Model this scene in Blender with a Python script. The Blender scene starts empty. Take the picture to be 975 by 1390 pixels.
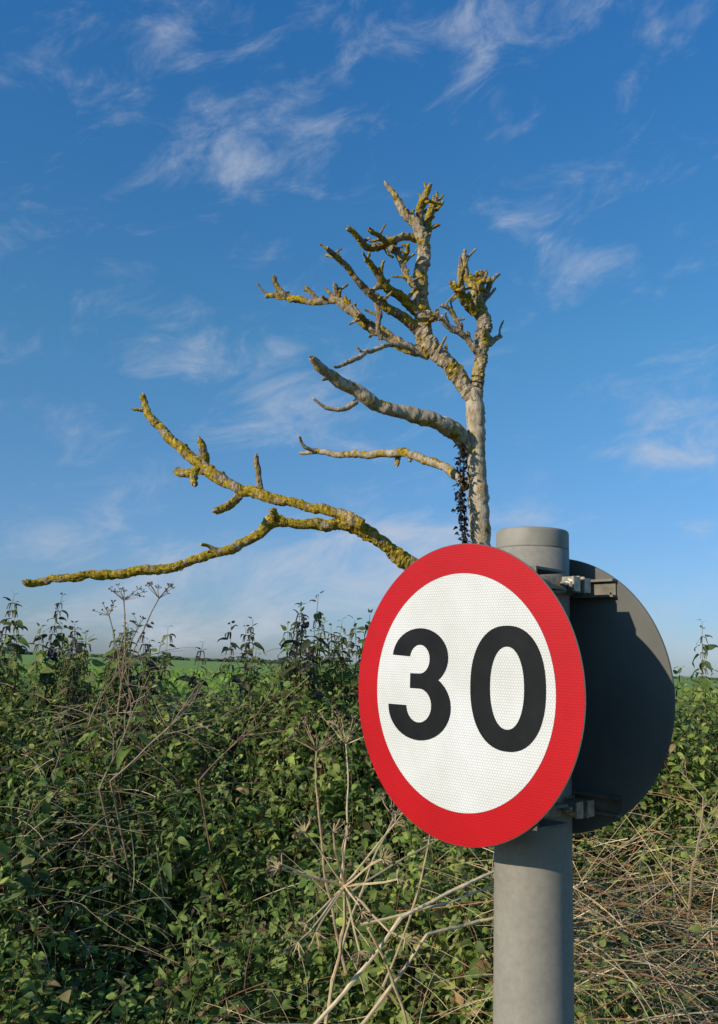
import bpy, bmesh, math, random
import numpy as np
from mathutils import Vector, Matrix, noise as mnoise
random.seed(7); np.random.seed(7)
R=math.radians
scene=bpy.context.scene
col=scene.collection
scene.view_settings.view_transform='Standard'
scene.view_settings.look='None'
scene.view_settings.exposure=0

# ------------------------------------------------------------------ camera
F=1200.0; EYE=Vector((0,0,1.55)); PITCH=R(11.8); ROLL=R(2.2)
cam_rot=(Matrix.Rotation(R(90)+PITCH,3,'X')@Matrix.Rotation(ROLL,3,'Z'))
cd=bpy.data.cameras.new("camera"); cam=bpy.data.objects.new("camera",cd); col.objects.link(cam)
cam.matrix_world=Matrix.Translation(EYE)@cam_rot.to_4x4()
cd.sensor_fit='VERTICAL'; cd.sensor_height=36; cd.sensor_width=36
cd.lens=36*F/1390; cd.shift_y=-45/1390; cd.clip_start=0.05; cd.clip_end=8000
scene.camera=cam

def sight(px,py):
    "direction in the world of a surveyed sight line of the photograph"
    return (cam_rot@Vector(((px-487.5)/F,-(py-650)/F,-1)))
def survey(px,py,dist):
    "point where the sight line meets the vertical plane `dist` metres ahead"
    d=sight(px,py); return EYE+d*(dist/d.y)

# ------------------------------------------------------------------ materials
def new_mat(name):
    m=bpy.data.materials.new(name); m.use_nodes=True
    nt=m.node_tree; b=nt.nodes["Principled BSDF"]
    return m,nt,b
def N(nt,t,**kw):
    n=nt.nodes.new(t)
    for k,v in kw.items(): setattr(n,k,v)
    return n
def noise_node(nt,scale,detail=4,rough=.55,coord='Object',dist=0):
    tc=N(nt,'ShaderNodeTexCoord'); n=N(nt,'ShaderNodeTexNoise')
    n.inputs['Scale'].default_value=scale; n.inputs['Detail'].default_value=detail
    n.inputs['Roughness'].default_value=rough; n.inputs['Distortion'].default_value=dist
    nt.links.new(tc.outputs[coord],n.inputs['Vector']); return n
def ramp(nt,src,stops):
    r=N(nt,'ShaderNodeValToRGB'); e=r.color_ramp.elements
    while len(e)<len(stops): e.new(.5)
    for i,(p,c) in enumerate(stops):
        e[i].position=p; e[i].color=(*c,1) if len(c)==3 else c
    nt.links.new(src,r.inputs['Fac']); return r
def bump(nt,b,src,strength,dist=.01):
    bn=N(nt,'ShaderNodeBump'); bn.inputs['Strength'].default_value=strength
    bn.inputs['Distance'].default_value=dist
    nt.links.new(src,bn.inputs['Height']); nt.links.new(bn.outputs['Normal'],b.inputs['Normal'])
def mathn(nt,op,a,b=None,c=None):
    n=N(nt,'ShaderNodeMath',operation=op)
    for i,v in enumerate((a,b,c)):
        if v is None: continue
        if isinstance(v,(int,float)): n.inputs[i].default_value=v
        else: nt.links.new(v,n.inputs[i])
    return n.outputs[0]
def simple_mat(name,c1,c2,scale=8,rough=.6,metal=0,bmp=.1,coord='Object',bd=.01,detail=5,spec=.5):
    m,nt,b=new_mat(name); n=noise_node(nt,scale,detail,.6,coord)
    r=ramp(nt,n.outputs['Fac'],[(.3,c1),(.7,c2)])
    nt.links.new(r.outputs['Color'],b.inputs['Base Color'])
    b.inputs['Roughness'].default_value=rough; b.inputs['Metallic'].default_value=metal; b.inputs['Specular IOR Level'].default_value=spec
    if bmp: bump(nt,b,n.outputs['Fac'],bmp,bd)
    return m

def sheeting_mat(name,colr,line,cell=.0031):
    m,nt,b=new_mat(name)
    tc=N(nt,'ShaderNodeTexCoord'); sx=N(nt,'ShaderNodeSeparateXYZ'); nt.links.new(tc.outputs['Object'],sx.inputs[0])
    x=mathn(nt,'DIVIDE',sx.outputs[0],cell); y=mathn(nt,'DIVIDE',sx.outputs[1],cell)
    s3=math.sqrt(3)
    def cellc(off):
        fx=mathn(nt,'SUBTRACT',mathn(nt,'FRACT',mathn(nt,'ADD',x,100+off)),.5)
        fy=mathn(nt,'MULTIPLY',mathn(nt,'SUBTRACT',mathn(nt,'FRACT',mathn(nt,'ADD',mathn(nt,'DIVIDE',y,s3),100+off)),.5),s3)
        ax=mathn(nt,'ABSOLUTE',fx); ay=mathn(nt,'ABSOLUTE',fy)
        return mathn(nt,'MAXIMUM',ax,mathn(nt,'ADD',mathn(nt,'MULTIPLY',ax,.5),mathn(nt,'MULTIPLY',ay,.866)))
    h=mathn(nt,'MINIMUM',cellc(0),cellc(.5))
    l=N(nt,'ShaderNodeMapRange'); nt.links.new(h,l.inputs[0])
    l.inputs[1].default_value=.38; l.inputs[2].default_value=.46
    g=noise_node(nt,9,6,.65); gr=ramp(nt,g.outputs['Fac'],[(.3,(.82,.81,.75)),(.65,(1,1,1))])
    mx=N(nt,'ShaderNodeMix',data_type='RGBA'); nt.links.new(l.outputs[0],mx.inputs['Factor'])
    mx.inputs['A'].default_value=(*colr,1); mx.inputs['B'].default_value=(*line,1)
    mu=N(nt,'ShaderNodeMix',data_type='RGBA',blend_type='MULTIPLY'); mu.inputs['Factor'].default_value=1
    nt.links.new(mx.outputs['Result'],mu.inputs['A']); nt.links.new(gr.outputs['Color'],mu.inputs['B'])
    nt.links.new(mu.outputs['Result'],b.inputs['Base Color'])
    b.inputs['Roughness'].default_value=.4; b.inputs['Specular IOR Level'].default_value=.25
    bump(nt,b,l.outputs[0],.12,.0004)
    return m

M_white=sheeting_mat("white_sheeting",(.74,.725,.685),(.47,.46,.44))
M_red=sheeting_mat("red_sheeting",(.54,.006,.010),(.34,.003,.006))
M_black=simple_mat("black_film",(.006,.006,.006),(.013,.013,.013),30,.5,0,.02,spec=.15)
M_plate=simple_mat("grey_plate_paint",(.098,.093,.078),(.145,.138,.115),9,.7,0,.05,bd=.001,detail=9,spec=.2)
M_steel=simple_mat("stainless_steel",(.22,.17,.11),(.52,.45,.34),110,.42,.6,.2,bd=.001)
M_bolt=simple_mat("bright_bolt_steel",(.42,.39,.33),(.72,.69,.6),70,.3,.85,.1,bd=.001)
M_rail=simple_mat("weathered_rail",(.10,.085,.06),(.22,.19,.135),50,.5,.2,.1,bd=.001)

def pole_mat():
    m,nt,b=new_mat("galvanised_pole_paint")
    n=noise_node(nt,7,8,.65); r=ramp(nt,n.outputs['Fac'],[(.3,(.24,.213,.168)),(.7,(.335,.30,.242))])
    n2=noise_node(nt,140,4,.7); r2=ramp(nt,n2.outputs['Fac'],[(.3,(.84,.84,.82)),(.6,(1,1,1))])
    mu=N(nt,'ShaderNodeMix',data_type='RGBA',blend_type='MULTIPLY'); mu.inputs['Factor'].default_value=1
    nt.links.new(r.outputs['Color'],mu.inputs['A']); nt.links.new(r2.outputs['Color'],mu.inputs['B'])
    nt.links.new(mu.outputs['Result'],b.inputs['Base Color']); b.inputs['Roughness'].default_value=.6; b.inputs['Specular IOR Level'].default_value=.3
    bump(nt,b,n2.outputs['Fac'],.15,.0006); return m
M_pole=pole_mat()
M_cap=simple_mat("cap_plastic",(.24,.215,.165),(.335,.305,.24),35,.6,0,.15,bd=.001,spec=.3)

def bark_mat():
    m,nt,b=new_mat("dead_bark_with_lichen")
    at=N(nt,'ShaderNodeAttribute',attribute_name='tint'); sp=N(nt,'ShaderNodeSeparateXYZ'); nt.links.new(at.outputs['Color'],sp.inputs[0])
    tc=N(nt,'ShaderNodeTexCoord'); mp=N(nt,'ShaderNodeMapping'); nt.links.new(tc.outputs['Object'],mp.inputs[0]); mp.inputs['Scale'].default_value=(1,1,.3)
    n=noise_node(nt,44,9,.7,dist=.4); nt.links.new(mp.outputs[0],n.inputs['Vector'])
    dk=ramp(nt,n.outputs['Fac'],[(.36,(.055,.036,.02)),(.5,(.19,.13,.072)),(.64,(.34,.25,.15))])
    pl=ramp(nt,n.outputs['Fac'],[(.31,(.13,.09,.052)),(.43,(.38,.285,.18)),(.62,(.62,.505,.355))])
    mb=N(nt,'ShaderNodeMix',data_type='RGBA'); nt.links.new(sp.outputs[1],mb.inputs['Factor']); nt.links.new(dk.outputs['Color'],mb.inputs['A']); nt.links.new(pl.outputs['Color'],mb.inputs['B'])
    n2=noise_node(nt,20,8,.7)
    s=mathn(nt,'ADD',n2.outputs['Fac'],mathn(nt,'MULTIPLY',mathn(nt,'SUBTRACT',sp.outputs[0],.5),.42))
    mr=N(nt,'ShaderNodeMapRange'); nt.links.new(s,mr.inputs[0]); mr.inputs[1].default_value=.495; mr.inputs[2].default_value=.53
    n3=noise_node(nt,70,5,.7); lc=ramp(nt,n3.outputs['Fac'],[(.35,(.12,.085,.014)),(.5,(.36,.24,.022)),(.66,(.60,.42,.045))])
    mx=N(nt,'ShaderNodeMix',data_type='RGBA'); nt.links.new(mr.outputs[0],mx.inputs['Factor'])
    nt.links.new(mb.outputs['Result'],mx.inputs['A']); nt.links.new(lc.outputs['Color'],mx.inputs['B'])
    nt.links.new(mx.outputs['Result'],b.inputs['Base Color']); b.inputs['Roughness'].default_value=.95; b.inputs['Specular IOR Level'].default_value=.15
    bump(nt,b,n.outputs['Fac'],1.0,.012); return m
M_bark=bark_mat()
def lich_mat():
    m,nt,b=new_mat("mustard_lichen"); n=noise_node(nt,55,8,.75)
    r=ramp(nt,n.outputs['Fac'],[(.36,(.085,.062,.014)),(.48,(.36,.24,.022)),(.62,(.62,.43,.045))])
    nt.links.new(r.outputs['Color'],b.inputs['Base Color']); b.inputs['Roughness'].default_value=1; b.inputs['Specular IOR Level'].default_value=.1
    bump(nt,b,n.outputs['Fac'],1,.01); return m
M_lichen=lich_mat()

def tint_mat(name,rough=.55,transl=.3,spec=.4,nscale=30):
    m,nt,b=new_mat(name)
    at=N(nt,'ShaderNodeAttribute',attribute_name='tint')
    n=noise_node(nt,nscale,2,.6); r=ramp(nt,n.outputs['Fac'],[(.3,(.7,.7,.7)),(.7,(1.15,1.15,1.1))])
    mu=N(nt,'ShaderNodeMix',data_type='RGBA',blend_type='MULTIPLY'); mu.inputs['Factor'].default_value=1
    nt.links.new(at.outputs['Color'],mu.inputs['A']); nt.links.new(r.outputs['Color'],mu.inputs['B'])
    nt.links.new(mu.outputs['Result'],b.inputs['Base Color']); b.inputs['Roughness'].default_value=rough
    b.inputs['Specular IOR Level'].default_value=spec
    if transl:
        t=N(nt,'ShaderNodeBsdfTranslucent'); nt.links.new(mu.outputs['Result'],t.inputs['Color'])
        ms=N(nt,'ShaderNodeMixShader'); ms.inputs[0].default_value=transl
        out=nt.nodes['Material Output']
        nt.links.new(b.outputs[0],ms.inputs[1]); nt.links.new(t.outputs[0],ms.inputs[2]); nt.links.new(ms.outputs[0],out.inputs['Surface'])
    return m
M_leaf=tint_mat("nettle_leaf",.6,.36,.25); M_dry=tint_mat("dry_stem",.8,0,.2,60)

# ------------------------------------------------------------------ mesh helpers
class Acc:
    def __init__(s): s.v=[];s.f=[];s.c=[]
    def tube(s,pts,rad,sides=5,tint=(1,1,1),wob=0,wfreq=60,cap=True):
        n=len(pts); base=len(s.v)
        up=Vector((0.13,.27,.95)).normalized()
        for i in range(n):
            a=pts[max(i-1,0)]; b=pts[min(i+1,n-1)]; t=(b-a)
            if t.length<1e-9: t=Vector((0,0,1))
            t.normalize(); u=t.cross(up)
            if u.length<.2: u=t.cross(Vector((1,0,0)))
            u.normalize(); w=t.cross(u)
            for k in range(sides):
                an=2*math.pi*k/sides; d=u*math.cos(an)+w*math.sin(an); r=rad[i]
                if wob:
                    q=pts[i]+d*max(r,.014)*1.3
                    r*=1+wob*mnoise.noise(q*wfreq)+wob*.8*mnoise.noise(q*wfreq*.4)+wob*.5*mnoise.noise(q*wfreq*2.2)
                s.v.append(pts[i]+d*r); s.c.append(tint)
        for i in range(n-1):
            for k in range(sides):
                k2=(k+1)%sides
                s.f.append((base+i*sides+k,base+i*sides+k2,base+(i+1)*sides+k2,base+(i+1)*sides+k))
        if cap:
            s.f.append(tuple(base+k for k in range(sides))[::-1]); s.f.append(tuple(base+(n-1)*sides+k for k in range(sides)))
    def blob(s,c,r,tint=(1,1,1),squash=(1,1,1),rough=.35,sub=1):
        base=len(s.v); V,Fc=ICO[sub]; o=Vector((random.random()*50,0,0))
        for v in V:
            k=1+rough*mnoise.noise(v*1.7+o)*1.4
            s.v.append(c+Vector((v.x*squash[0],v.y*squash[1],v.z*squash[2]))*r*k); s.c.append(tint)
        for f in Fc: s.f.append(tuple(base+i for i in f))
    def build(s,name,mat,smooth=False,origin=None):
        me=bpy.data.meshes.new(name)
        o=origin or Vector((0,0,0))
        me.from_pydata([tuple(v-o) for v in s.v],[],s.f)
        a=me.color_attributes.new('tint','FLOAT_COLOR','POINT')
        a.data.foreach_set('color',np.array([(*c,1) for c in s.c],dtype=np.float32).ravel())
        if smooth: me.polygons.foreach_set('use_smooth',[True]*len(me.polygons))
        me.materials.append(mat); ob=bpy.data.objects.new(name,me); col.objects.link(ob); ob.location=o
        return ob
ICO={}
for sub in (1,2):
    bm=bmesh.new(); bmesh.ops.create_icosphere(bm,subdivisions=sub,radius=1)
    ICO[sub]=([v.co.copy() for v in bm.verts],[tuple(v.index for v in f.verts) for f in bm.faces]); bm.free()
ICO[0]=([Vector(p) for p in ((1,0,0),(-1,0,0),(0,1,0),(0,-1,0),(0,0,1),(0,0,-1))],[(0,2,4),(2,1,4),(1,3,4),(3,0,4),(2,0,5),(1,2,5),(3,1,5),(0,3,5)])

def leaf_template(toothed):
    mid=[(0,0,0),(.34,0,.02),(.7,0,-.03),(1,0,-.2)]
    if not toothed:
        side=[(.12,.22,.03),(.38,.29,.05),(.72,.17,-.02)]
    else:
        side=[]
        prof=[(.04,.12),(.12,.27),(.17,.25),(.27,.34),(.31,.29),(.42,.33),(.46,.26),(.57,.27),(.61,.20),(.72,.20),(.76,.13),(.88,.09)]
        for x,w in prof: side.append((x,w,.05-.12*x*x))
    v=list(mid)+side+[(x,-y,z) for x,y,z in side]
    n=len(side); L=list(range(4,4+n)); Rr=list(range(4+n,4+2*n))
    if not toothed:
        f=[(0,1,L[1],L[0]),(1,2,L[2],L[1]),(2,3,L[2]),(1,0,Rr[0],Rr[1]),(2,1,Rr[1],Rr[2]),(3,2,Rr[2])]
    else:
        f=[tuple([0,1]+L[:6][::-1]),tuple([1,2]+L[5:10][::-1]),tuple([2,3]+L[9:][::-1]),
           tuple([1,0]+Rr[:6]),tuple([2,1]+Rr[5:10]),tuple([3,2]+Rr[9:])]
    return np.array(v,dtype=np.float64),f
LT={False:leaf_template(False),True:leaf_template(True)}

class Leaves:
    "many leaf blades, each with own place, direction, size, colour"
    def __init__(s): s.p=[];s.d=[];s.n=[];s.l=[];s.w=[];s.c=[]
    def add(s,p,d,n,l,w,c): s.p.append(tuple(p));s.d.append(tuple(d));s.n.append(tuple(n));s.l.append(l);s.w.append(w);s.c.append(c)
    def arrays(s,toothed):
        T,f=LT[toothed]
        P=np.array(s.p);D=np.array(s.d);Nn=np.array(s.n);Ln=np.array(s.l);W=np.array(s.w);C=np.array(s.c)
        D/=np.linalg.norm(D,axis=1,keepdims=True); B=np.cross(Nn,D); B/=np.maximum(np.linalg.norm(B,axis=1,keepdims=True),1e-6); U=np.cross(D,B)
        curl=np.random.uniform(.2,2.8,len(P))
        V=(P[:,None,:]+D[:,None,:]*(T[None,:,0]*Ln[:,None])[...,None]+B[:,None,:]*(T[None,:,1]*(Ln*W)[:,None])[...,None]
           +U[:,None,:]*(T[None,:,2]*(Ln*curl)[:,None])[...,None])
        k=len(T); verts=V.reshape(-1,3); cols=np.repeat(C,k,axis=0)
        lens=np.array([len(q) for q in f]); flat=np.array([i for q in f for i in q])
        loops=(flat[None,:]+(np.arange(len(P))*k)[:,None]).ravel(); ll=np.tile(lens,len(P))
        return verts,cols,loops,ll
def build_foliage(name,parts,acc,mats,origin=(0,0,0)):
    vs=[];cs=[];lo=[];ll=[];mi=[];off=0
    for Lv,t in parts:
        if not Lv.p: continue
        v,c,l,n=Lv.arrays(t); vs.append(v);cs.append(c);lo.append(l+off);ll.append(n);mi.append(np.zeros(len(n),int));off+=len(v)
    if acc and acc.v:
        v=np.array([tuple(q) for q in acc.v]);c=np.array(acc.c)
        vs.append(v);cs.append(c);lo.append(np.array([i for q in acc.f for i in q])+off);n=np.array([len(q) for q in acc.f]);ll.append(n);mi.append(np.ones(len(n),int))
    v=np.concatenate(vs)-np.array(origin);c=np.concatenate(cs);l=np.concatenate(lo);n=np.concatenate(ll);mi=np.concatenate(mi)
    me=bpy.data.meshes.new(name); me.vertices.add(len(v)); me.vertices.foreach_set('co',v.astype(np.float32).ravel())
    me.loops.add(len(l)); me.loops.foreach_set('vertex_index',l.astype(np.int32))
    me.polygons.add(len(n)); st=np.concatenate([[0],np.cumsum(n)[:-1]]); me.polygons.foreach_set('loop_start',st.astype(np.int32))
    for m in mats: me.materials.append(m)
    me.polygons.foreach_set('material_index',mi.astype(np.int32))
    me.update(calc_edges=True); me.validate()
    a=me.color_attributes.new('tint','FLOAT_COLOR','POINT')
    a.data.foreach_set('color',np.concatenate([c,np.ones((len(c),1))],1).astype(np.float32).ravel())
    ob=bpy.data.objects.new(name,me); col.objects.link(ob); ob.location=origin; return ob

def empty(name,loc,label,cat,group=None):
    e=bpy.data.objects.new(name,None); e.empty_display_size=.1; col.objects.link(e); e.location=loc
    e["label"]=label; e["category"]=cat
    if group: e["group"]=group
    return e
def adopt(child,parent):
    child.parent=parent; child.matrix_parent_inverse=Matrix.Identity(4)
def adopt_keep(child,parent,ploc):
    child.parent=parent; child.location=Vector(child.location)-Vector(ploc)

def mesh_obj(name,bm,mat,smooth=False):
    me=bpy.data.meshes.new(name); bmesh.ops.recalc_face_normals(bm,faces=bm.faces); bm.to_mesh(me); bm.free(); me.materials.append(mat)
    if smooth: me.polygons.foreach_set('use_smooth',[True]*len(me.polygons))
    ob=bpy.data.objects.new(name,me); col.objects.link(ob); return ob
def lathe(name,prof,mat,n=64,smooth=True):
    bm=bmesh.new(); rings=[]
    for r,z in prof:
        if r<1e-6: rings.append([bm.verts.new((0,0,z))])
        else: rings.append([bm.verts.new((r*math.cos(2*math.pi*k/n),r*math.sin(2*math.pi*k/n),z)) for k in range(n)])
    for a,b in zip(rings,rings[1:]):
        for k in range(n):
            k2=(k+1)%n
            if len(a)==1: bm.faces.new((a[0],b[k],b[k2]))
            elif len(b)==1: bm.faces.new((a[k],a[k2],b[0]))
            else: bm.faces.new((a[k],a[k2],b[k2],b[k]))
    return mesh_obj(name,bm,mat,smooth)
def box(bm,cx,cy,cz,sx,sy,sz):
    r=bmesh.ops.create_cube(bm,size=1)['verts']
    for v in r: v.co=Vector((cx+v.co.x*sx,cy+v.co.y*sy,cz+v.co.z*sz))
    return r

# ------------------------------------------------------------------ road sign
A=R(47.5); SC=Vector((.1095,.926,1.5280)); nrm=Vector((-math.sin(A),-math.cos(A),0)); tt=Vector((math.cos(A),-math.sin(A),0))
OFF_F=.098; OFF_B=.053; SH=.0205; SHB=.0065
PO=SC-nrm*OFF_F+tt*SH; PO.z=0
POLE_TOP=1.7020; PR=.0400
sign=empty("road_sign",PO,"round thirty limit sign with red ring on grey steel post","road sign")
pole=lathe("pole",[(0,-.4),(PR,-.4)]+[(PR,-.4+i*.2) for i in range(1,10)]+[(PR,POLE_TOP-.0222),(PR-.0005,POLE_TOP-.0218),(0,POLE_TOP-.0216)],M_pole); adopt(pole,sign)
cr=PR-.0001
cp=lathe("pole_cap",[(PR-.0012,-.0218),(cr,-.0212),(cr,-.020),(cr,-.0036),(cr-.0005,-.0018),(cr-.0016,-.0006),(cr-.005,0),(.02,.0006),(0,.0008)],M_cap)
cp.location=(0,0,POLE_TOP); adopt(cp,sign)
def frame(nn):
    z=nn; y=Vector((0,0,1)); x=y.cross(z)
    return Matrix((x,y,z)).transposed().to_4x4()
def plate(offset,nn,label,sh):
    p=lathe("sign_plate",[(0,-.0028),(.1465,-.0028),(.1493,-.0024),(.15,-.0012),(.15,-.0006),(.1494,0),(0,0)],M_plate,128,False)
    p.matrix_local=Matrix.Translation(Vector((0,0,SC.z))+nn*offset+tt*sh)@frame(nn); adopt(p,sign); p["label"]=label
    return p
front=plate(OFF_F,nrm,"round plate with red ring and black numerals on white",-SH)
back=plate(OFF_B,-nrm,"round plate showing its plain dark grey rear",SHB-SH)
def disc(name,r0,r1,z,mat,parent,n=128):
    bm=bmesh.new()
    if r0==0:
        vs=[bm.verts.new((r1*math.cos(2*math.pi*k/n),r1*math.sin(2*math.pi*k/n),z)) for k in range(n)]; bm.faces.new(vs)
    else:
        a=[bm.verts.new((r0*math.cos(2*math.pi*k/n),r0*math.sin(2*math.pi*k/n),z)) for k in range(n)]
        b=[bm.verts.new((r1*math.cos(2*math.pi*k/n),r1*math.sin(2*math.pi*k/n),z)) for k in range(n)]
        for k in range(n): bm.faces.new((a[k],b[k],b[(k+1)%n],a[(k+1)%n]))
    bm.normal_update()
    for f in bm.faces:
        if f.normal.z<0: f.normal_flip()
    me=bpy.data.meshes.new(name); bm.to_mesh(me); bm.free(); me.materials.append(mat)
    o=bpy.data.objects.new(name,me); col.objects.link(o); adopt(o,parent); return o
for par in (front,back):
    disc("red_border",.1187,.1492,.0003,M_red,par); disc("white_panel",0,.1185,.0003,M_white,par)
H=.116
def arc(cx,cy,rx,ry,a0,a1,n=28):
    return [(cx+rx*math.cos(R(a0+(a1-a0)*i/n)),cy+ry*math.sin(R(a0+(a1-a0)*i/n))) for i in range(n+1)]
three=arc(.375,.735,.350,.267,176,-46.5)+arc(.375,.30,.390,.302,53,-180)+arc(.375,.305,.155,.150,-178,90)+[(.26,.455),(.26,.590)]+arc(.375,.720,.125,.130,-90,170)
def num(name_pts,dx,dy,label,parent,ring=None):
    bm=bmesh.new()
    if ring:
        o_,i_=ring; n=len(o_)
        a=[bm.verts.new((x+dx,y+dy,.0006)) for x,y in i_]; b=[bm.verts.new((x+dx,y+dy,.0006)) for x,y in o_]
        for k in range(n): bm.faces.new((a[k],b[k],b[(k+1)%n],a[(k+1)%n]))
    else:
        vs=[bm.verts.new(((x-.375)*H+dx,(y-.5)*H+dy,.0006)) for x,y in name_pts]
        f=bm.faces.new(vs); bmesh.ops.triangulate(bm,faces=[f],ngon_method='EAR_CLIP')
    bm.normal_update()
    for f in bm.faces:
        if f.normal.z<0: f.normal_flip()
    me=bpy.data.meshes.new("numeral"); bm.to_mesh(me); bm.free(); me.materials.append(M_black)
    o=bpy.data.objects.new("numeral",me); col.objects.link(o); adopt(o,parent); o["label"]=label
def se(rx,ry,p,n=96):
    out=[]
    for k in range(n):
        a=2*math.pi*k/n; c,s=math.cos(a),math.sin(a)
        out.append((rx*math.copysign(abs(c)**(2/p),c),ry*math.copysign(abs(s)**(2/p),s)))
    return out
for par in (front,back):
    num(three,-.0545,.0037,"black numeral three",par)
    num(None,.0620,.0045,"black numeral zero",par,(se(.395*H,.514*H,2.25),se(.178*H,.338*H,2.15)))
def bevel_all(bm,w=.0012):
    bmesh.ops.bevel(bm,geom=list(bm.edges),offset=w,segments=2,affect='EDGES')
for par,off in ((front,OFF_F),(back,OFF_B)):
    for dz in (.112,-.112):
        bm=bmesh.new(); half=.074
        d=max(.006,off-PR-.010); xo=SH if par is front else -(SH-SHB)
        box(bm,xo,dz,-.0040,2*half,.020,.002); box(bm,xo,dz+.0085,-.0052-d/2,2*half,.0026,d); box(bm,xo,dz-.0085,-.0052-d/2,2*half,.0026,d)
        o=mesh_obj("mounting_rail",bm,M_rail); adopt(o,par)
def clip(z):
    bm=bmesh.new(); r0,r1=PR+.0006,PR+.0028; hz=.009; n=48
    ring=[]
    for k in range(n):
        a=2*math.pi*k/n; c,s=math.cos(a),math.sin(a)
        ring.append([bm.verts.new((c*r,s*r,h)) for r,h in ((r0,-hz),(r1,-hz),(r1,hz),(r0,hz))])
    for k in range(n):
        a,b=ring[k],ring[(k+1)%n]
        for i in range(4): bm.faces.new((a[i],a[(i+1)%4],b[(i+1)%4],b[i]))
    for sx in (1,-1):
        for sy in (1,-1):
            box(bm,sx*(PR+.0125),sy*.0046,0,.023,.0022,.0175)
            box(bm,sx*(PR+.0230),sy*(.0046+.0055),0,.0022,.0120,.0155)
    bevel_all(bm,.0005)
    o=mesh_obj("mounting_clip",bm,M_steel)
    ang=math.atan2(tt.y,tt.x)
    o.location=(0,0,z); o.rotation_euler=(0,0,ang); adopt(o,sign)
    for sx in (1,-1):
        bm=bmesh.new(); X=sx*(PR+.0120)
        m=Matrix.Translation((X,0,0))@Matrix.Rotation(R(90),4,'X')
        bmesh.ops.create_cone(bm,segments=20,radius1=.0030,radius2=.0030,depth=.038,cap_ends=True,matrix=m)
        for y,rr,dd in ((-.0094,.0060,.005),(.0094,.0060,.005)):
            bmesh.ops.create_cone(bm,segments=6,radius1=rr,radius2=rr*.97,depth=dd,cap_ends=True,matrix=Matrix.Translation((X,y,0))@Matrix.Rotation(R(90),4,'X'))
            bmesh.ops.create_cone(bm,segments=24,radius1=.0074,radius2=.0074,depth=.0011,cap_ends=True,matrix=Matrix.Translation((X,y*.68,0))@Matrix.Rotation(R(90),4,'X'))
        b=mesh_obj("bolt",bm,M_bolt); adopt(b,o)
clip(SC.z+.112); clip(SC.z-.112)

# ------------------------------------------------------------------ dead tree
TD=3.5
def spline(ctrl,step):
    P=[c[0] for c in ctrl]; Rr=[c[1] for c in ctrl]
    P=[P[0]*2-P[1]]+P+[P[-1]*2-P[-2]]; Rr=[Rr[0]]+Rr+[Rr[-1]]
    pts=[];rad=[]
    for i in range(1,len(P)-2):
        L=(P[i+1]-P[i]).length; n=max(2,int(L/step))
        for k in range(n):
            t=k/n; t2=t*t;t3=t2*t
            q=.5*((2*P[i])+(-P[i-1]+P[i+1])*t+(2*P[i-1]-5*P[i]+4*P[i+1]-P[i+2])*t2+(-P[i-1]+3*P[i]-3*P[i+1]+P[i+2])*t3)
            pts.append(q); rad.append(Rr[i]*(1-t)+Rr[i+1]*t)
    pts.append(P[-2]); rad.append(Rr[-2]); return pts,rad
tree_base=Vector(survey(655,900,TD)); tree_base.z=.3
tree=empty("dead_tree",tree_base,"bare dead tree with broken limbs crusted in yellow lichen","tree")
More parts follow.
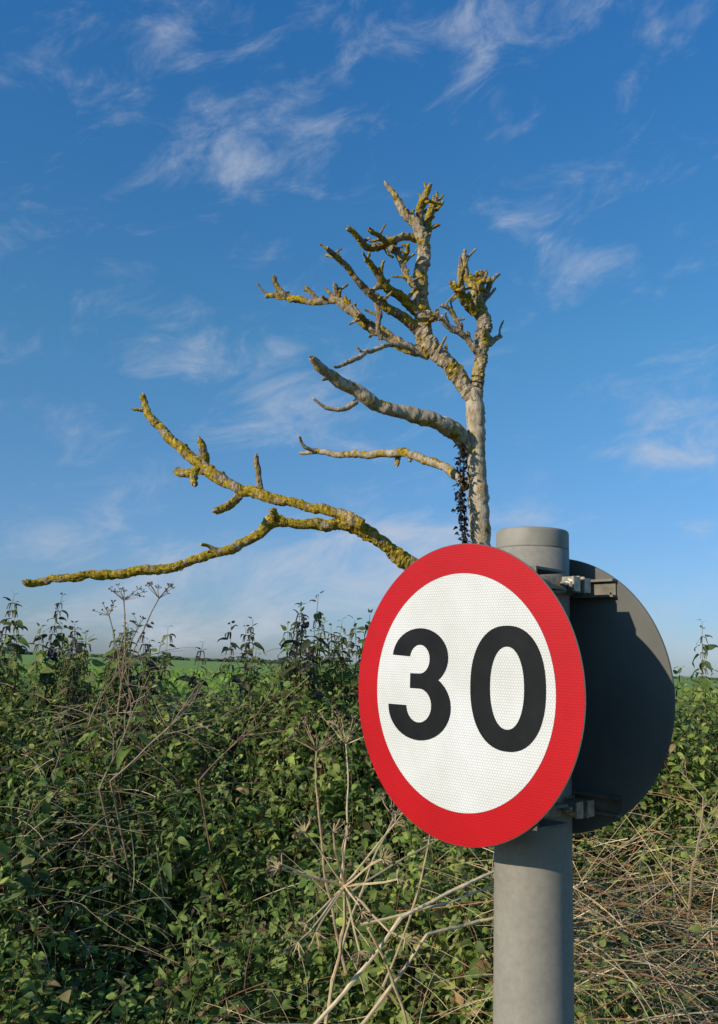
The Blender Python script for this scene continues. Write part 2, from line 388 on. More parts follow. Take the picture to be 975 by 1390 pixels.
# (name, lichen, paleness, spurs, depth at start, depth at tip, [(u,v,radius)])
BR=[
("trunk",.32,1,0,0,0,[(662,1010,26),(658,900,22),(654,800,19),(652,730,17),(648,660,16),(647,600,15),(645,560,15),(640,530,13)]),
("branch",.46,.75,4,0,.05,[(643,550,12),(649,510,11),(654,480,11),(657,450,13),(654,425,13),(648,405,12),(642,390,8),(632,372,6),(631,355,5),(631,340,3)]),
("branch",.44,.75,4,0,-.05,[(643,545,14),(627,518,14),(606,492,15),(586,472,17),(575,447,15),(572,415,14),(571,380,12),(576,352,12),(574,328,12),(566,306,10),(550,290,8),(538,270,6),(524,248,3.5)]),
("branch",.58,.4,5,0,.08,[(574,335,9),(580,305,8),(585,285,7),(593,270,4.5)]),
("branch",.58,.4,5,0,-.08,[(570,315,8),(568,290,8),(575,268,7),(583,248,3.5)]),
("branch",.48,.3,5,0,-.2,[(570,325,8),(545,322,7),(522,332,6.5),(500,336,6),(488,324,6),(472,309,5)]),
("branch",.48,.3,2,-.1,-.25,[(526,330,5),(515,320,4.5),(503,310,4)]),
("branch",.48,.3,4,-.02,-.1,[(530,332,5.5),(540,345,6),(548,362,6),(553,378,5.5),(560,388,5)]),
("branch",.48,.3,1,-.05,-.1,[(546,355,4.5),(552,342,4),(554,334,3.5)]),
("branch",.52,.3,5,0,-.22,[(573,432,10),(555,412,9),(538,398,8.5),(520,384,7.5),(508,366,6),(497,349,4.5)]),
("branch",.48,.3,1,-.02,.12,[(520,384,5),(512,392,4.5),(500,399,4)]),
("branch",.48,.35,5,0,-.3,[(576,455,10),(552,436,9),(530,420,8),(510,405,7),(490,384,6),(470,362,5.5),(456,348,5.5),(443,336,4)]),
("branch",.42,.3,1,-.1,-.1,[(511,405,5),(513,425,5),(515,445,5),(516,462,4)]),
("branch",.5,.35,6,0,.3,[(583,480,12),(552,470,10),(522,456,9),(492,436,9),(466,412,9),(448,408,6.5),(425,409,6),(402,408,6),(384,402,5.5),(361,403,4)]),
("branch",.48,.3,1,.25,.22,[(398,407,5),(385,397,5),(375,385,5),(373,376,4.5)]),
("branch",.48,.3,1,.16,.12,[(462,412,6),(457,400,6),(455,386,4.5)]),
("branch",.48,.3,1,.2,.2,[(432,408,5),(422,398,4.5),(412,390,4)]),
("branch",.4,.3,1,.1,-.05,[(500,443,5),(492,430,5),(486,425,4)]),
("branch",.2,.8,1,0,-.25,[(575,482,6),(548,470,4.5),(522,471,4),(496,480,4),(474,491,4),(455,498,2.5)]),
("branch",.2,.4,0,-.05,-.1,[(594,478,3),(601,465,2.5),(606,455,2)]),
("branch",.35,.5,4,0,-.1,[(655,485,8),(640,468,6.5),(628,455,5.5),(612,444,5.5),(598,433,5),(583,424,4)]),
("branch",.46,.4,2,0,-.05,[(628,455,4.5),(618,432,4),(608,418,4),(600,414,3.5)]),
("branch",.46,.7,2,0,.1,[(655,475,8),(664,465,6.5),(672,460,5),(681,458,3)]),
("branch",.35,.7,2,0,.1,[(652,425,7),(657,408,5.5),(664,388,5),(670,380,4),(677,374,3)]),
("branch",.6,.3,4,0,.02,[(655,395,6),(652,382,8),(651,370,6)]),
("branch",.6,.3,4,0,-.1,[(645,425,9),(632,410,9),(624,396,7),(614,386,6)]),
("branch",.46,.4,2,-.05,-.1,[(628,402,6),(627,385,6),(626,365,5),(625,350,3)]),
("branch",.36,1,1,0,-.4,[(636,615,11),(624,592,13),(608,578,14),(580,570,13),(545,560,12),(512,549,11),(482,531,11),(452,512,10),(434,498,9),(421,484,4)]),
("branch",.2,.9,0,-.25,-.3,[(484,545,5),(470,554,4.5),(446,554,3.5),(425,540,2)]),
("branch",.2,1,0,0,-.1,[(634,600,9),(620,580,8),(602,570,8)]),
("branch",.50,.85,2,0,.35,[(632,662,8),(622,645,7.5),(604,634,7),(580,626,7),(552,616,7),(520,616,6.5),(490,618,5.5),(460,617,5),(432,613,4.5),(406,617,2.5)]),
("branch",.3,.7,0,.3,.25,[(428,613,3.5),(414,606,3),(407,592,2)]),
("branch",.5,.5,0,.2,.2,[(541,617,4.5),(539,627,4.5),(538,632,3.5)]),
("branch",.66,.6,2,0,-.35,[(658,905,18),(610,835,16),(562,770,13),(540,752,12),(514,735,11),(488,716,13),(455,711,10),(420,712,8),(392,710,8),(372,706,11),(356,722,7.5),(330,738,7.5),(300,749,8),(260,762,7),(220,772,7),(182,776,8),(140,780,7.5),(92,784,6.5),(52,792,6),(34,789,5)]),
("branch",.62,.6,3,-.15,.1,[(492,712,10),(455,694,8.5),(412,686,8),(372,676,8),(342,668,8.5),(312,659,8.5),(290,642,10),(266,626,9),(242,605,7.5),(220,583,7),(202,564,6.5),(194,538,4.5)]),
("branch",.6,.4,1,.03,-.02,[(278,634,8),(275,616,7),(271,597,5)]),
("branch",.6,.4,1,.03,.1,[(280,638,8),(258,641,7),(240,638,6)]),
("branch",.6,.4,1,.0,-.1,[(326,664,7),(320,680,7),(308,689,7),(294,693,6)]),
("branch",.5,.4,0,-.02,-.05,[(353,668,5.5),(352,648,5),(349,621,4)]),
("branch",.6,.4,0,-.3,-.4,[(374,704,7),(372,694,6),(368,692,4)]),
("branch",.6,.4,0,-.3,-.36,[(268,636,6),(262,650,6),(264,656,5)]),
]
lich=Acc()
def crust(q,r,k):
    for _ in range(int(k)+(random.random()<k%1)):
        dv=Vector((random.gauss(0,1),random.gauss(0,1),random.gauss(.25,1))).normalized()
        lich.blob(q+dv*r*random.uniform(.78,.97),random.uniform(.0015,.0042)*(1+r*18),(1,1,1),(1,1,random.uniform(.6,1)),1.1)
for name,la,pale,spurs,d0,d1,pts in BR:
    n=len(pts); ctrl=[]; crown=pts[-1][1]<470 and spurs>=1
    for i,(u,v,r) in enumerate(pts):
        dd=TD+d0+(d1-d0)*(i/(n-1)); p=survey(u,v,dd); ctrl.append((p,r*dd/F*(.80 if crown else .86)))
    sp,sr=spline(ctrl,.006)
    if name=="trunk": sp=[Vector((tree_base.x,tree_base.y,.1)),tree_base+Vector((0,0,.3))]+sp; sr=[.085,.08]+sr
    amp=.010 if name!="trunk" else .005
    def kink(p): return Vector((mnoise.noise(p*13+Vector((5,0,0)))+.35*mnoise.noise(p*34),mnoise.noise(p*13+Vector((0,9,0))),mnoise.noise(p*13)+.35*mnoise.noise(p*34+Vector((2,2,2)))))
    sp=[p+kink(p)*amp*min(1,i/8) for i,p in enumerate(sp)]
    sr=[r*(1+.12*mnoise.noise(p*14)+.07*mnoise.noise(p*34)) for p,r in zip(sp,sr)]
    a=Acc(); a.tube(sp,sr,16 if sr[0]>.02 else 11,(la,pale,0),wob=(.16 if pale>.8 else .24) if name!="trunk" else .09,wfreq=62)
    if name!="trunk":
        t=(sp[-1]-sp[-4]).normalized()
        for k in range(3):
            o_=Vector((random.gauss(0,1),random.gauss(0,1),random.gauss(0,1))).normalized()*sr[-1]*.5
            L=sr[-1]*random.uniform(.6,2.0); q0=sp[-1]+o_-t*.004
            a.tube([q0,q0+t*L*.6,q0+t*L+o_*.3],[sr[-1]*.55,sr[-1]*.38,sr[-1]*.08],6,(la*.6,min(1,pale+.3),0))
    for s in range(int(spurs*(2.8 if crown else 1.6))):
        i=random.randint(int(len(sp)*.15),len(sp)-3); t=(sp[i+1]-sp[i]).normalized()
        d=(t*.6+Vector((random.gauss(0,1),random.gauss(0,.7),random.gauss(.35,.8))).normalized()).normalized()
        L=random.choice([random.uniform(.010,.03),random.uniform(.025,.07)]); q=[sp[i]]; m=7
        for j in range(m): d=(d+Vector((random.gauss(0,.16),random.gauss(0,.16),random.gauss(.03,.16)))).normalized(); q.append(q[-1]+d*(L+sr[i])/m)
        r0=min(sr[i]*.5,.0095); rr=[r0*(1-.4*j/m)+random.uniform(0,.0014) for j in range(m+1)]
        q.append(q[-1]+d*.003); rr.append(rr[-1]*.4)
        a.tube(q,rr,8,(la,pale*.7,0),wob=.3,wfreq=80)
        for j in range(2,m+1): crust(q[j],rr[j],la*.8)
    o=a.build(name,M_bark,name=="trunk" or pale>.8,sp[0].copy()); adopt_keep(o,tree,tree_base)
    for i in range(2,len(sp)-1):
        nz=mnoise.noise(sp[i]*9+Vector((3,3,3)))
        k=max(0,(la-.22)*3.0)*(2.1 if nz>.04 else .28)
        if name=="trunk": k=.18 if nz>0 else .02
        crust(sp[i],sr[i],k)
o=lich.build("lichen",M_lichen,False,tree_base.copy()); adopt_keep(o,tree,tree_base); o["label"]="crusty mustard yellow lichen clumps on the bark"
cl=Acc(); lv=Leaves()
for s in range(2):
    pts=[]
    for i in range(30):
        v=748-i*5.0; u=628+3*math.sin(i*.23+s*2)-(i>20)*(i-20)*.3
        pts.append(Vector(survey(u,v,TD-.055+.012*math.sin(i*.4+s))))
    cl.tube(pts,[.0022]*30,4,(.04,.03,.022))
    for p in pts:
        for _ in range(5):
            d=Vector((random.gauss(0,1),random.gauss(0,1),random.gauss(-.8,.7)))
            lv.add(p+Vector((random.gauss(0,.008),random.gauss(0,.008),random.gauss(0,.008))),d,(random.gauss(0,1),random.gauss(0,1),.5),random.uniform(.010,.026),1.1,random.choice([(.045,.035,.035),(.07,.055,.04),(.03,.025,.025)]))
o=build_foliage("withered_climber",[(lv,False)],cl,[M_leaf,M_dry],tuple(tree_base)); adopt_keep(o,tree,tree_base)

# ------------------------------------------------------------------ ground
def gz(x,y):
    t=min(max((y-1.1)/2.9,0),1); t=t*t*(3-2*t)
    z=.04+.52*t
    z+=.05*mnoise.noise(Vector((x*.7,y*.7,0)))*(1 if y<8 else 0)
    z+=.3*mnoise.noise(Vector((x*.004,y*.004,3)))*min(1,max(0,(y-60)/200))
    return z
xs=sorted(set([round(s*v,3) for s in (-1,1) for v in list(np.arange(0,7,.25))+[8,10,13,17,22,30,45,70,110,180,300,500,900,1600,3000]]))
ys=[-3000,-1500,-600,-200,-60,-20,-8,-4,-2]+list(np.arange(-1,7,.2))+[7.5,8,9,10,12,14,17,21,26,33,42,55,75,100,140,200,300,450,700,1100,1800,3000,4500]
bm=bmesh.new(); grid=[[bm.verts.new((x,y,gz(x,y))) for x in xs] for y in ys]
for j in range(len(ys)-1):
    for i in range(len(xs)-1): bm.faces.new((grid[j][i],grid[j][i+1],grid[j+1][i+1],grid[j+1][i]))
def ground_mat():
    m,nt,b=new_mat("field_and_bank")
    n=noise_node(nt,9,8,.7); near=ramp(nt,n.outputs['Fac'],[(.3,(.035,.04,.014)),(.55,(.08,.09,.028)),(.75,(.15,.13,.06))])
    n2=noise_node(nt,.9,8,.7); far=ramp(nt,n2.outputs['Fac'],[(.3,(.15,.24,.03)),(.6,(.22,.33,.045)),(.75,(.27,.35,.07))])
    tc=N(nt,'ShaderNodeTexCoord'); sx=N(nt,'ShaderNodeSeparateXYZ'); nt.links.new(tc.outputs['Object'],sx.inputs[0])
    mr=N(nt,'ShaderNodeMapRange'); nt.links.new(sx.outputs[1],mr.inputs[0]); mr.inputs[1].default_value=5.5; mr.inputs[2].default_value=8
    mx=N(nt,'ShaderNodeMix',data_type='RGBA'); nt.links.new(mr.outputs[0],mx.inputs['Factor']); nt.links.new(near.outputs['Color'],mx.inputs['A']); nt.links.new(far.outputs['Color'],mx.inputs['B'])
    nt.links.new(mx.outputs['Result'],b.inputs['Base Color']); b.inputs['Roughness'].default_value=.95
    bump(nt,b,n.outputs['Fac'],.6,.05); return m
g=mesh_obj("ground",bm,ground_mat(),True); g["kind"]="structure"

# ------------------------------------------------------------------ undergrowth
GREENS=[(.185,.26,.05),(.23,.31,.065),(.30,.37,.08),(.13,.20,.042),(.35,.385,.10),(.19,.24,.075)]
BROWNS=[(.30,.20,.09),(.40,.31,.13),(.14,.10,.065),(.46,.40,.14),(.26,.11,.07)]
def leafcol(x,y):
    f=mnoise.noise(Vector((x*1.9,y*1.9,4))); b=mnoise.noise(Vector((x*1.3,y*1.3,14)))
    c=random.choice(GREENS) if random.random()>(.06+.2*max(0,b)) else random.choice(BROWNS)
    k=random.uniform(.7,1.25)*(1+.55*f); return (c[0]*k*(1.0+.25*f),c[1]*k,c[2]*k)
def plant(base,h,lv,st,lean,scale=1,top_only=.7,colfn=leafcol,spacing=.045,leaf=.066,dens=1,stemc=None,seeds=None,wid=(.7,1.05)):
    n=7; pts=[]; bend=Vector((random.gauss(0,1),random.gauss(0,1),0))*lean
    for i in range(n+1):
        t=i/n; pts.append(base+Vector((0,0,h*t))+bend*(t*t)*h+Vector((random.gauss(0,.004),random.gauss(0,.004),0)))
    sc=stemc or random.choice([(.18,.23,.07),(.20,.20,.08),(.16,.21,.06),(.24,.11,.07)])
    st.tube(pts,[.0024*(1-.6*i/n)*scale for i in range(n+1)],4,sc,cap=False)
    m=max(1,int(h*top_only/spacing)); rot=random.random()*6.28
    for j in range(m):
        t=1-top_only*(j/m) ; s=t*n; i=min(int(s),n-1); p=pts[i].lerp(pts[i+1],s-i)
        rot+=R(90)+random.gauss(0,.3); L=leaf*scale*min(1,.38+.16*j)*random.uniform(.7,1.2)
        for q in (0,math.pi):
            if random.random()>dens: continue
            a=rot+q+random.gauss(0,.25); el=random.gauss(-.3,.4)+(.7 if j<2 else 0)
            d=Vector((math.cos(a)*math.cos(el),math.sin(a)*math.cos(el),math.sin(el)))
            nn=Vector((random.gauss(-.25,.42),random.gauss(-.35,.42),1))
            pp=p+d*L*.28
            lv.add(pp,d,nn,L,random.uniform(*wid),colfn(base.x,base.y))
        if seeds and j>0 and random.random()<.8:
            for q in range(4):
                a=random.random()*6.28; sp=[p,p+Vector((math.cos(a)*.015,math.sin(a)*.015,-.004)),p+Vector((math.cos(a)*.022,math.sin(a)*.022,-.03))]
                st.tube(sp,[.0014,.0032,.0016],4,seeds,cap=False)
def vegheight(x,y):
    n=mnoise.noise(Vector((x*1.2,y*1.2,9))); n2=mnoise.noise(Vector((x*2.6,y*2.6,1))); n3=mnoise.noise(Vector((x*6,y*6,2)))
    h=.60+.24*n+.24*n2+.12*n3
    if y<2.6: h*=.55+.45*max(0,(y-1.5)/1.1)
    if y>2.8: h+=.30*min(1,(y-2.8)/.8)
    return h
def crest(x,y):
    "height that the hedge bank's tops reach"
    q=x/y
    c=1.545 if q<-.25 else (1.415 if q<-.10 else (1.58 if q<.05 else 1.53))
    return c-.012*max(0,y-3)
near=Leaves(); far=Leaves(); st=Acc(); cnt=0
while cnt<4500:
    y=random.uniform(1.45,5.4); x=random.uniform(-1,1)*4.2
    if abs(x)>.6*y+.9: continue
    if y>4.4 and random.random()<.5: continue
    b=Vector((x,y,gz(x,y)-.02)); h=vegheight(x,y)*random.uniform(.78,1.2)
    h=max(.15,min(h,crest(x,y)-b.z+random.uniform(-.18,.05)))
    big=mnoise.noise(Vector((x*2.2,y*2.2,31)))
    sc=random.uniform(.5,.85)*(1.3 if big>.15 else 1)
    plant(b,h,near if y<2.4 else far,st,.16,sc,.72,spacing=.038*sc+.006); cnt+=1
for _ in range(64000):
    y=random.uniform(1.3,4.6); x=random.uniform(-1,1)*(.6*y+.8)
    if mnoise.noise(Vector((x*3.1,y*3.1,21)))<-.25 and random.random()<.5: continue
    t=random.random()**.6
    hh=min(vegheight(x,y)*(.25+.78*t),crest(x,y)-gz(x,y)-.10*random.random()); p=Vector((x,y,gz(x,y)+hh)); a=random.random()*6.28; el=random.gauss(0,.5)
    d=Vector((math.cos(a)*math.cos(el),math.sin(a)*math.cos(el),math.sin(el)))
    far.add(p,d,(random.gauss(-.25,.5),random.gauss(-.35,.5),1),random.choice([random.uniform(.012,.03),random.uniform(.02,.045)]),random.uniform(.5,1.3),leafcol(x,y))
ug=build_foliage("nettle_undergrowth",[(near,True),(far,False)],st,[M_leaf,M_dry]); ug["kind"]="stuff"
fl=Leaves()
for _ in range(18000):
    y=6.0*math.exp(random.random()*2.3); x=random.uniform(-1,1)*(.6*y+2)
    p=Vector((x,y,gz(x,y)+random.uniform(0,.12))); a=random.random()*6.28; el=random.uniform(.1,1.2)
    k=random.uniform(.8,1.3); s=(.10+.004*y)
    fl.add(p,(math.cos(a)*math.cos(el),math.sin(a)*math.cos(el),math.sin(el)),(-.2,-.4,1),s*random.uniform(.7,1.3),.8,(.22*k,.33*k,.05*k))
fc=build_foliage("field_crop",[(fl,False)],None,[M_leaf]); fc["kind"]="stuff"
hd=Acc()
for _ in range(420):
    x=random.uniform(-260,-20) if random.random()<.8 else random.uniform(-20,200); y=300+.1*x+random.uniform(-3,3); s=random.uniform(.5,1.1)*(1.5 if x<-105 else .7)
    hd.blob(Vector((x,y,gz(x,y)+s*.5)),s*1.4,(.05,.07,.05),(1.6,1,.8),.7)
h_=hd.build("distant_hedgerow",M_dry); h_["kind"]="stuff"

# ------------------------------------------------------------------ tall nettles on the skyline
dark=lambda x,y: random.choice([(.07,.085,.04),(.10,.125,.045),(.14,.18,.05),(.06,.045,.06),(.17,.13,.065)])
grn=lambda x,y: random.choice([(.16,.23,.045),(.21,.29,.055),(.12,.16,.045),(.25,.28,.08)])
TALL=[(5,806,3.9,0),(37,818,3.9,1),(66,806,4.0,0),(92,858,3.8,1),(122,846,3.7,1),(150,862,4.1,0),(205,870,3.9,0),(240,850,3.6,1),(262,872,4.0,0),(300,846,3.9,0),(316,840,4.1,0),(346,880,3.7,1),(366,852,3.8,0),(388,842,3.7,0),(398,820,3.6,0),(404,806,3.6,0),(412,826,3.65,0),(424,836,3.9,1),(446,858,3.7,1),(457,842,4.1,1),(474,870,3.8,1),(487,832,3.9,1),(497,842,3.7,1),(936,842,4.0,1),(962,898,3.7,1),(985,880,3.9,0),(22,862,3.6,1),(180,872,3.6,1),(-40,830,3.9,0),(-90,850,3.8,1),(1030,870,3.9,1),(1080,850,4.1,0)]
random.seed(77)
for _ in range(50):
    u=random.choice([random.uniform(-60,240),random.uniform(-60,240),random.uniform(355,520)]); TALL.append((u,random.uniform(846,900),random.uniform(3.5,4.2),random.randint(0,1)))
for _ in range(8): TALL.append((random.uniform(900,1100),random.uniform(905,930),random.uniform(3.5,4.2),1))
for i,(u,v,d,k) in enumerate(TALL):
    tip=Vector(survey(u,v,d)); b=Vector((tip.x+random.uniform(-.05,.05),tip.y,0)); b.z=gz(b.x,b.y)-.02
    L=Leaves();S=Acc(); random.seed(100+i)
    plant(b,tip.z-b.z,L,S,.05,1,.66,grn if k else dark,.034,.062,.95,(.14,.12,.07) if not k else (.18,.19,.07),(.16,.15,.06) if k else (.09,.07,.05))
    o=build_foliage("nettle_plant",[(L,True)],S,[M_leaf,M_dry],tuple(b))
    o["label"]="tall green nettle stalk with hanging seed tassels" if k else "tall withered dark nettle stalk gone to seed"; o["category"]="nettle"; o["group"]="tall nettles standing out of the undergrowth"

# ------------------------------------------------------------------ dead umbellifers
STRAW=[(.58,.43,.25),(.48,.35,.19),(.64,.50,.31),(.40,.27,.15)]
def stalk(S,a,b,r0,r1,tint,n=12,w=.004,bow=.035):
    d=(b-a); L=d.length; o=d.orthogonal().normalized(); o=Matrix.Rotation(random.random()*6.28,3,d.normalized())@o; o2=d.normalized().cross(o); sd_=random.random()*30
    pts=[a.lerp(b,i/n)+o*math.sin(math.pi*i/n)*L*bow+(o*mnoise.noise(Vector((sd_+i*.4,0,0)))+o2*mnoise.noise(Vector((0,sd_+i*.4,0))))*w*math.sin(math.pi*i/n) for i in range(n+1)]
    S.tube(pts,[(r0+(r1-r0)*i/n)*(1.3 if i in (0,n) or i==n//2 else 1) for i in range(n+1)],7,tint); return pts
def umbel(S,hub,axis,rl,n,tint,spread=1.1,seeds=True,sr=.0030,bend=.07):
    axis=axis.normalized(); u=axis.orthogonal().normalized(); w=axis.cross(u)
    S.blob(hub,sr*1.3,tint,rough=.3)
    for i in range(n):
        a=2*math.pi*i/n+random.gauss(0,.25); sp=spread*random.uniform(.35,1.1)
        d=(axis*math.cos(sp)+(u*math.cos(a)+w*math.sin(a))*math.sin(sp)).normalized(); L=rl*random.uniform(.65,1.2)
        k=Vector((random.gauss(0,1),random.gauss(0,1),random.gauss(-.3,1)))*L*bend
        q=[hub+d*L*t+k*math.sin(t*math.pi*.8)*t for t in (0,.25,.5,.75,1)]; end=q[-1]
        S.tube(q,[sr*.5,sr*.42,sr*.37,sr*.34,sr*.32],5,tint)
        for j in range(8):
            b=2*math.pi*j/8+random.random(); d2=(d*.8+(u*math.cos(b)+w*math.sin(b))*.75).normalized(); e2=end+d2*L*.2*random.uniform(.6,1.2)
            S.tube([end,e2],[sr*.2,sr*.16],3,tint,cap=False)
            if seeds and random.random()<.6: S.blob(e2,.0032,(.06,.04,.03) if random.random()<.6 else (.25,.18,.10),(1,.4,1.1),.2,0)
def umbellifer(label,parts,base):
    S=Acc(); parts(S); o=S.build("dead_hogweed",M_dry,False,Vector(base)); o["label"]=label; o["category"]="dead plant"; o["group"]="dead hogweed stalks in the undergrowth"
def P(u,v,d): return Vector(survey(u,v,d))
random.seed(5)
def hog1(S):
    c=STRAW[0]; hub=P(468,1203,1.42)
    stalk(S,P(430,1480,1.56),P(452,1330,1.51),.0034,.003,c,bow=.02); stalk(S,P(452,1330,1.51),hub,.0028,.0024,c,bow=.04)
    umbel(S,hub,(P(468,1150,1.2)-hub),.098,15,c,1.4,sr=.0042,bend=.08)
    h2=P(535,1110,1.65); stalk(S,P(452,1330,1.51),h2,.0024,.0016,STRAW[1]); umbel(S,h2,Vector((.3,-.2,1)),.04,9,STRAW[1],1.1,sr=.0022)
umbellifer("dead hogweed with starry pale straw umbel rays",hog1,P(430,1480,1.56))
def hog2(S):
    c=STRAW[2]
    stalk(S,P(400,1420,1.50),P(545,1245,1.54),.0034,.003,c,bow=.03); stalk(S,P(545,1245,1.54),P(705,1168,1.62),.003,.0024,c,bow=.03)
    stalk(S,P(450,1440,1.52),P(580,1268,1.57),.0032,.0027,STRAW[0],bow=.03); stalk(S,P(580,1268,1.57),P(705,1238,1.62),.0027,.0022,STRAW[0],bow=.03)
    stalk(S,P(490,1255,1.54),P(690,1195,1.62),.0022,.0016,c,bow=.05)
    stalk(S,P(470,1215,1.52),P(640,1120,1.7),.002,.0014,STRAW[1],bow=.04)
    stalk(S,P(560,1420,1.54),P(500,1260,1.52),.0026,.002,STRAW[1],bow=.04)
    stalk(S,P(520,1340,1.6),P(585,1130,1.7),.0022,.0016,STRAW[1]); umbel(S,P(585,1130,1.7),Vector((.4,-.3,1)),.04,9,STRAW[1],sr=.0022)
umbellifer("fallen pale hogweed stems lying across nettles",hog2,P(400,1420,1.50))
def hog3(S):
    c=STRAW[3]; a=P(462,1200,1.85); b=P(432,1090,1.9)
    stalk(S,P(470,1320,1.85),b,.0028,.0022,c); stalk(S,b,P(430,1020,1.95),.0022,.0018,c); umbel(S,P(430,1020,1.95),Vector((-.1,-.2,1)),.07,12,c,1.2,sr=.0026)
    stalk(S,a,P(470,1010,2.0),.0022,.0016,STRAW[0]); umbel(S,P(470,1010,2.0),Vector((.1,-.1,1)),.065,11,STRAW[0],1.0,sr=.0022)
umbellifer("upright brown dead hogweed with two open umbels",hog3,P(470,1320,1.85))
def hog4(S):
    c=(.28,.19,.11)
    stalk(S,P(160,1120,3.3),P(165,930,3.4),.0040,.0034,c); stalk(S,P(165,930,3.4),P(168,815,3.5),.0030,.0024,c); umbel(S,P(168,815,3.5),Vector((0,-.1,1)),.07,14,c,1.25,sr=.003,bend=.05)
    stalk(S,P(165,925,3.4),P(216,812,3.45),.0026,.002,c); umbel(S,P(216,812,3.45),Vector((.1,0,1)),.06,12,c,1.2,sr=.003,bend=.05)
    stalk(S,P(165,940,3.4),P(148,835,3.4),.0024,.002,c); umbel(S,P(148,835,3.4),Vector((-.2,0,1)),.05,10,c,1.2,sr=.003,bend=.05)
    stalk(S,P(165,900,3.4),P(188,850,3.4),.002,.0018,c); umbel(S,P(188,850,3.4),Vector((.2,0,1)),.04,9,c,1.2,sr=.0026,bend=.05)
umbellifer("tall brown hogweed with seed heads against the sky",hog4,P(160,1120,3.3))
def twig(S,p,d,L,r,depth,c):
    n=6; pts=[p]; q=p.copy(); dd=d.copy()
    for i in range(n):
        dd=(dd+Vector((random.gauss(0,.08),random.gauss(0,.08),random.gauss(0,.07)))).normalized(); q=q+dd*L/n; pts.append(q.copy())
    S.tube(pts,[r*(1-.5*i/n) for i in range(n+1)],5,c)
    if depth:
        for i in range(2,n+1):
            if random.random()<.8:
                d2=(dd+Vector((random.gauss(0,.55),random.gauss(0,.5),random.gauss(.1,.5)))).normalized(); twig(S,pts[i],d2,L*random.uniform(.45,.7),r*.5,depth-1,c)
def shrub(u0,v0,u1,v1,d,L,seed,c,depth=3,r=.0035):
    random.seed(seed); S=Acc(); a=P(u0,v0,d); b=P(u1,v1,d+.1); twig(S,a,(b-a).normalized(),L,r,depth,c)
    g0=Vector((a.x+.02,a.y+.4,gz(a.x,a.y+.4))); S.tube([g0,a.lerp(g0,.5)+Vector((.03,0,.05)),a],[r*1.3,r*1.1,r],6,c)
    o=S.build("dead_shrub",M_dry,False,g0); o["label"]="leafless twiggy grey brown dead shrub caught in nettles"; o["category"]="dead shrub"; o["group"]="leafless dead shrubs in the undergrowth"
shrub(150,1060,240,975,2.75,.28,1,(.36,.26,.17))
shrub(135,1070,165,960,2.75,.26,2,(.33,.23,.16),2)
shrub(120,985,150,890,3.2,.28,3,(.26,.18,.12),2)
shrub(270,1060,330,990,2.8,.24,8,(.32,.18,.12),2,.003)
shrub(940,1180,975,1090,2.3,.20,5,(.34,.24,.15),2)

random.seed(11); dg=Acc()
def arcstem(x,y,L,c,r=.0014,lift=.03):
    a=random.random()*6.28; p=Vector((x,y,min(gz(x,y)+vegheight(x,y)*random.uniform(.75,1.08)+lift,crest(x,y)))); d=Vector((math.cos(a),math.sin(a)*.6,random.gauss(.1,.4))).normalized(); pts=[p.copy()]
    cv=Vector((random.gauss(0,.08),random.gauss(0,.07),-random.uniform(.02,.12)))
    for i in range(7):
        d=(d+cv).normalized(); p=p+d*L/7; pts.append(p.copy())
    dg.tube(pts,[r*(1-.08*i) for i in range(8)],3,c,cap=False)
def col_(l):
    c=random.choice(l); k=random.uniform(.7,1.2); return tuple(q*k for q in c)
for _ in range(2300):
    y=random.uniform(1.4,3.0); x=y*random.uniform(.20,.62)
    arcstem(x,y,random.uniform(.12,.45),col_(STRAW+[(.42,.20,.10),(.60,.42,.19)]),random.uniform(.0007,.0019),.05)
for _ in range(450):
    y=random.uniform(1.5,2.4); x=y*random.uniform(-.12,.3); arcstem(x,y,random.uniform(.1,.35),col_(STRAW+[(.42,.20,.10)]),random.uniform(.0006,.0012))
for _ in range(260):
    y=random.uniform(2.6,3.8); x=y*random.uniform(-.34,-.20); arcstem(x,y,random.uniform(.1,.35),col_([(.42,.32,.2),(.32,.23,.14),(.54,.42,.27)]),random.uniform(.0008,.0015),.05)
for _ in range(330):
    y=random.uniform(1.5,4.5); x=y*random.uniform(-.6,.3); arcstem(x,y,random.uniform(.1,.3),col_(STRAW+[(.40,.15,.09),(.33,.13,.08),(.22,.13,.08)]),random.uniform(.0007,.0012))
o=dg.build("dry_grass",M_dry); o["kind"]="stuff"

# ------------------------------------------------------------------ light
SA=R(56); SE=R(20)
sv=Vector((-math.sin(SA)*math.cos(SE),-math.cos(SA)*math.cos(SE),math.sin(SE)))
sd=bpy.data.lights.new("sun",'SUN'); sd.energy=4.3; sd.angle=R(.5); sd.color=(1,.92,.79)
so=bpy.data.objects.new("sun",sd); col.objects.link(so); so.rotation_euler=sv.to_track_quat('Z','Y').to_euler(); so.location=(-3,-4,5)
w=bpy.data.worlds.new("World"); scene.world=w; w.use_nodes=True; nt=w.node_tree
bg=nt.nodes['Background']; bg.inputs['Strength'].default_value=.1
sky=N(nt,'ShaderNodeTexSky',sky_type='NISHITA'); sky.sun_disc=False; sky.sun_elevation=SE; sky.sun_rotation=R(180)+SA
sky.air_density=1.0; sky.dust_density=.3; sky.ozone_density=2.0
tc=N(nt,'ShaderNodeTexCoord'); sx=N(nt,'ShaderNodeSeparateXYZ'); nt.links.new(tc.outputs['Generated'],sx.inputs[0])
az=mathn(nt,'ARCTAN2',sx.outputs[0],sx.outputs[1]); el=mathn(nt,'ARCSINE',sx.outputs[2])
def azel(u,v):
    d=sight(u,v).normalized(); return math.atan2(d.x,d.y),math.asin(d.z)
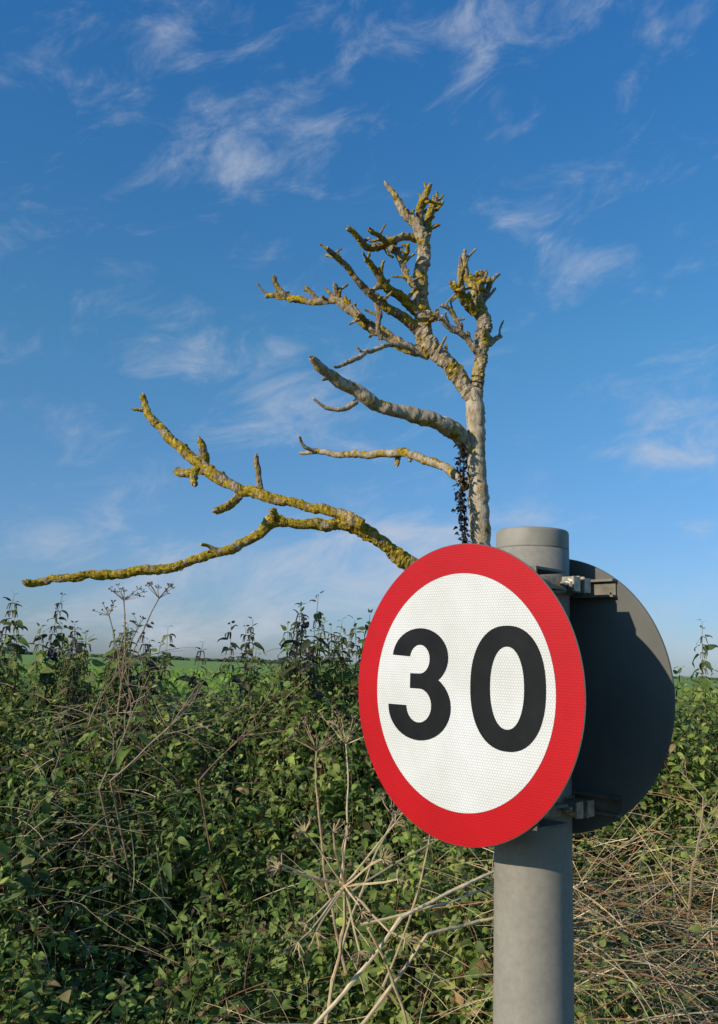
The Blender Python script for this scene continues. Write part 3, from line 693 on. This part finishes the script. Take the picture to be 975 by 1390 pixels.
def blob(u,v,su,sv_,rot,amp):
    a0,e0=azel(u,v); da=mathn(nt,'SUBTRACT',az,a0); de=mathn(nt,'SUBTRACT',el,e0)
    c,s=math.cos(R(rot)),math.sin(R(rot)); su/=F; sv_/=F
    p=mathn(nt,'ADD',mathn(nt,'MULTIPLY',da,c/su),mathn(nt,'MULTIPLY',de,s/su))
    q=mathn(nt,'ADD',mathn(nt,'MULTIPLY',da,-s/sv_),mathn(nt,'MULTIPLY',de,c/sv_))
    r=mathn(nt,'ADD',mathn(nt,'MULTIPLY',p,p),mathn(nt,'MULTIPLY',q,q))
    return mathn(nt,'MULTIPLY',mathn(nt,'EXPONENT',mathn(nt,'MULTIPLY',r,-1)),amp)
BL=[(395,208,85,40,8,.95),(300,232,120,30,8,.75),(285,150,35,80,35,.6),(370,95,60,40,-20,.5),(560,30,300,60,0,.55),(660,80,60,70,-45,.35),(120,10,180,40,0,.5),
    (345,515,150,55,-10,.95),(400,575,70,45,0,.7),(765,350,80,50,-25,.8),(700,310,60,20,-25,.5),(940,590,80,60,0,1.1),(870,612,80,18,0,.7),(15,280,50,30,-20,.6),
    (430,775,220,50,5,1.4),(330,825,200,45,0,1.3),(560,755,150,55,0,1.1),(920,860,90,50,0,1.0),(60,730,80,35,0,.7),(80,570,80,35,0,.55),(180,855,190,35,0,.9),(730,690,90,45,0,.55)]
tot=None
for b_ in BL:
    v=blob(*b_); tot=v if tot is None else mathn(nt,'ADD',tot,v)
cv=N(nt,'ShaderNodeCombineXYZ')
nt.links.new(mathn(nt,'ADD',az,mathn(nt,'MULTIPLY',el,-.3)),cv.inputs[0]); nt.links.new(mathn(nt,'MULTIPLY',mathn(nt,'ADD',el,mathn(nt,'MULTIPLY',az,-.15)),1.8),cv.inputs[1])
def wn(scale,detail,rough,dist,off):
    mp=N(nt,'ShaderNodeMapping'); mp.inputs['Location'].default_value=(off,off*.7,0); nt.links.new(cv.outputs[0],mp.inputs[0])
    n=N(nt,'ShaderNodeTexNoise'); n.inputs['Scale'].default_value=scale; n.inputs['Detail'].default_value=detail; n.inputs['Roughness'].default_value=rough; n.inputs['Distortion'].default_value=dist
    nt.links.new(mp.outputs[0],n.inputs['Vector']); return n.outputs['Fac']
n1=wn(10,10,.64,.5,3.1)
val=mathn(nt,'ADD',mathn(nt,'MULTIPLY',n1,.95),mathn(nt,'MULTIPLY',mathn(nt,'MINIMUM',tot,1.3),.21))
mr=N(nt,'ShaderNodeMapRange',interpolation_type='SMOOTHSTEP'); nt.links.new(val,mr.inputs[0]); mr.inputs[1].default_value=.50; mr.inputs[2].default_value=1.0; mr.inputs[4].default_value=.88
fac=mr.outputs[0]
er=ramp(nt,mathn(nt,'DIVIDE',el,R(45)),[(0,(.42,.56,.96)),(.12,(.49,.67,.98)),(.45,(.46,.93,1.16)),(.95,(.29,1.00,1.58))])
vm=N(nt,'ShaderNodeVectorMath',operation='MULTIPLY'); nt.links.new(sky.outputs[0],vm.inputs[0]); nt.links.new(er.outputs['Color'],vm.inputs[1])
vs_=N(nt,'ShaderNodeVectorMath',operation='SCALE'); nt.links.new(vm.outputs[0],vs_.inputs[0]); vs_.inputs['Scale'].default_value=1.2
mx=N(nt,'ShaderNodeMix',data_type='RGBA'); nt.links.new(fac,mx.inputs['Factor']); nt.links.new(vs_.outputs[0],mx.inputs['A']); mx.inputs['B'].default_value=(5.2,5.7,6.6,1)
nt.links.new(mx.outputs['Result'],bg.inputs['Color'])
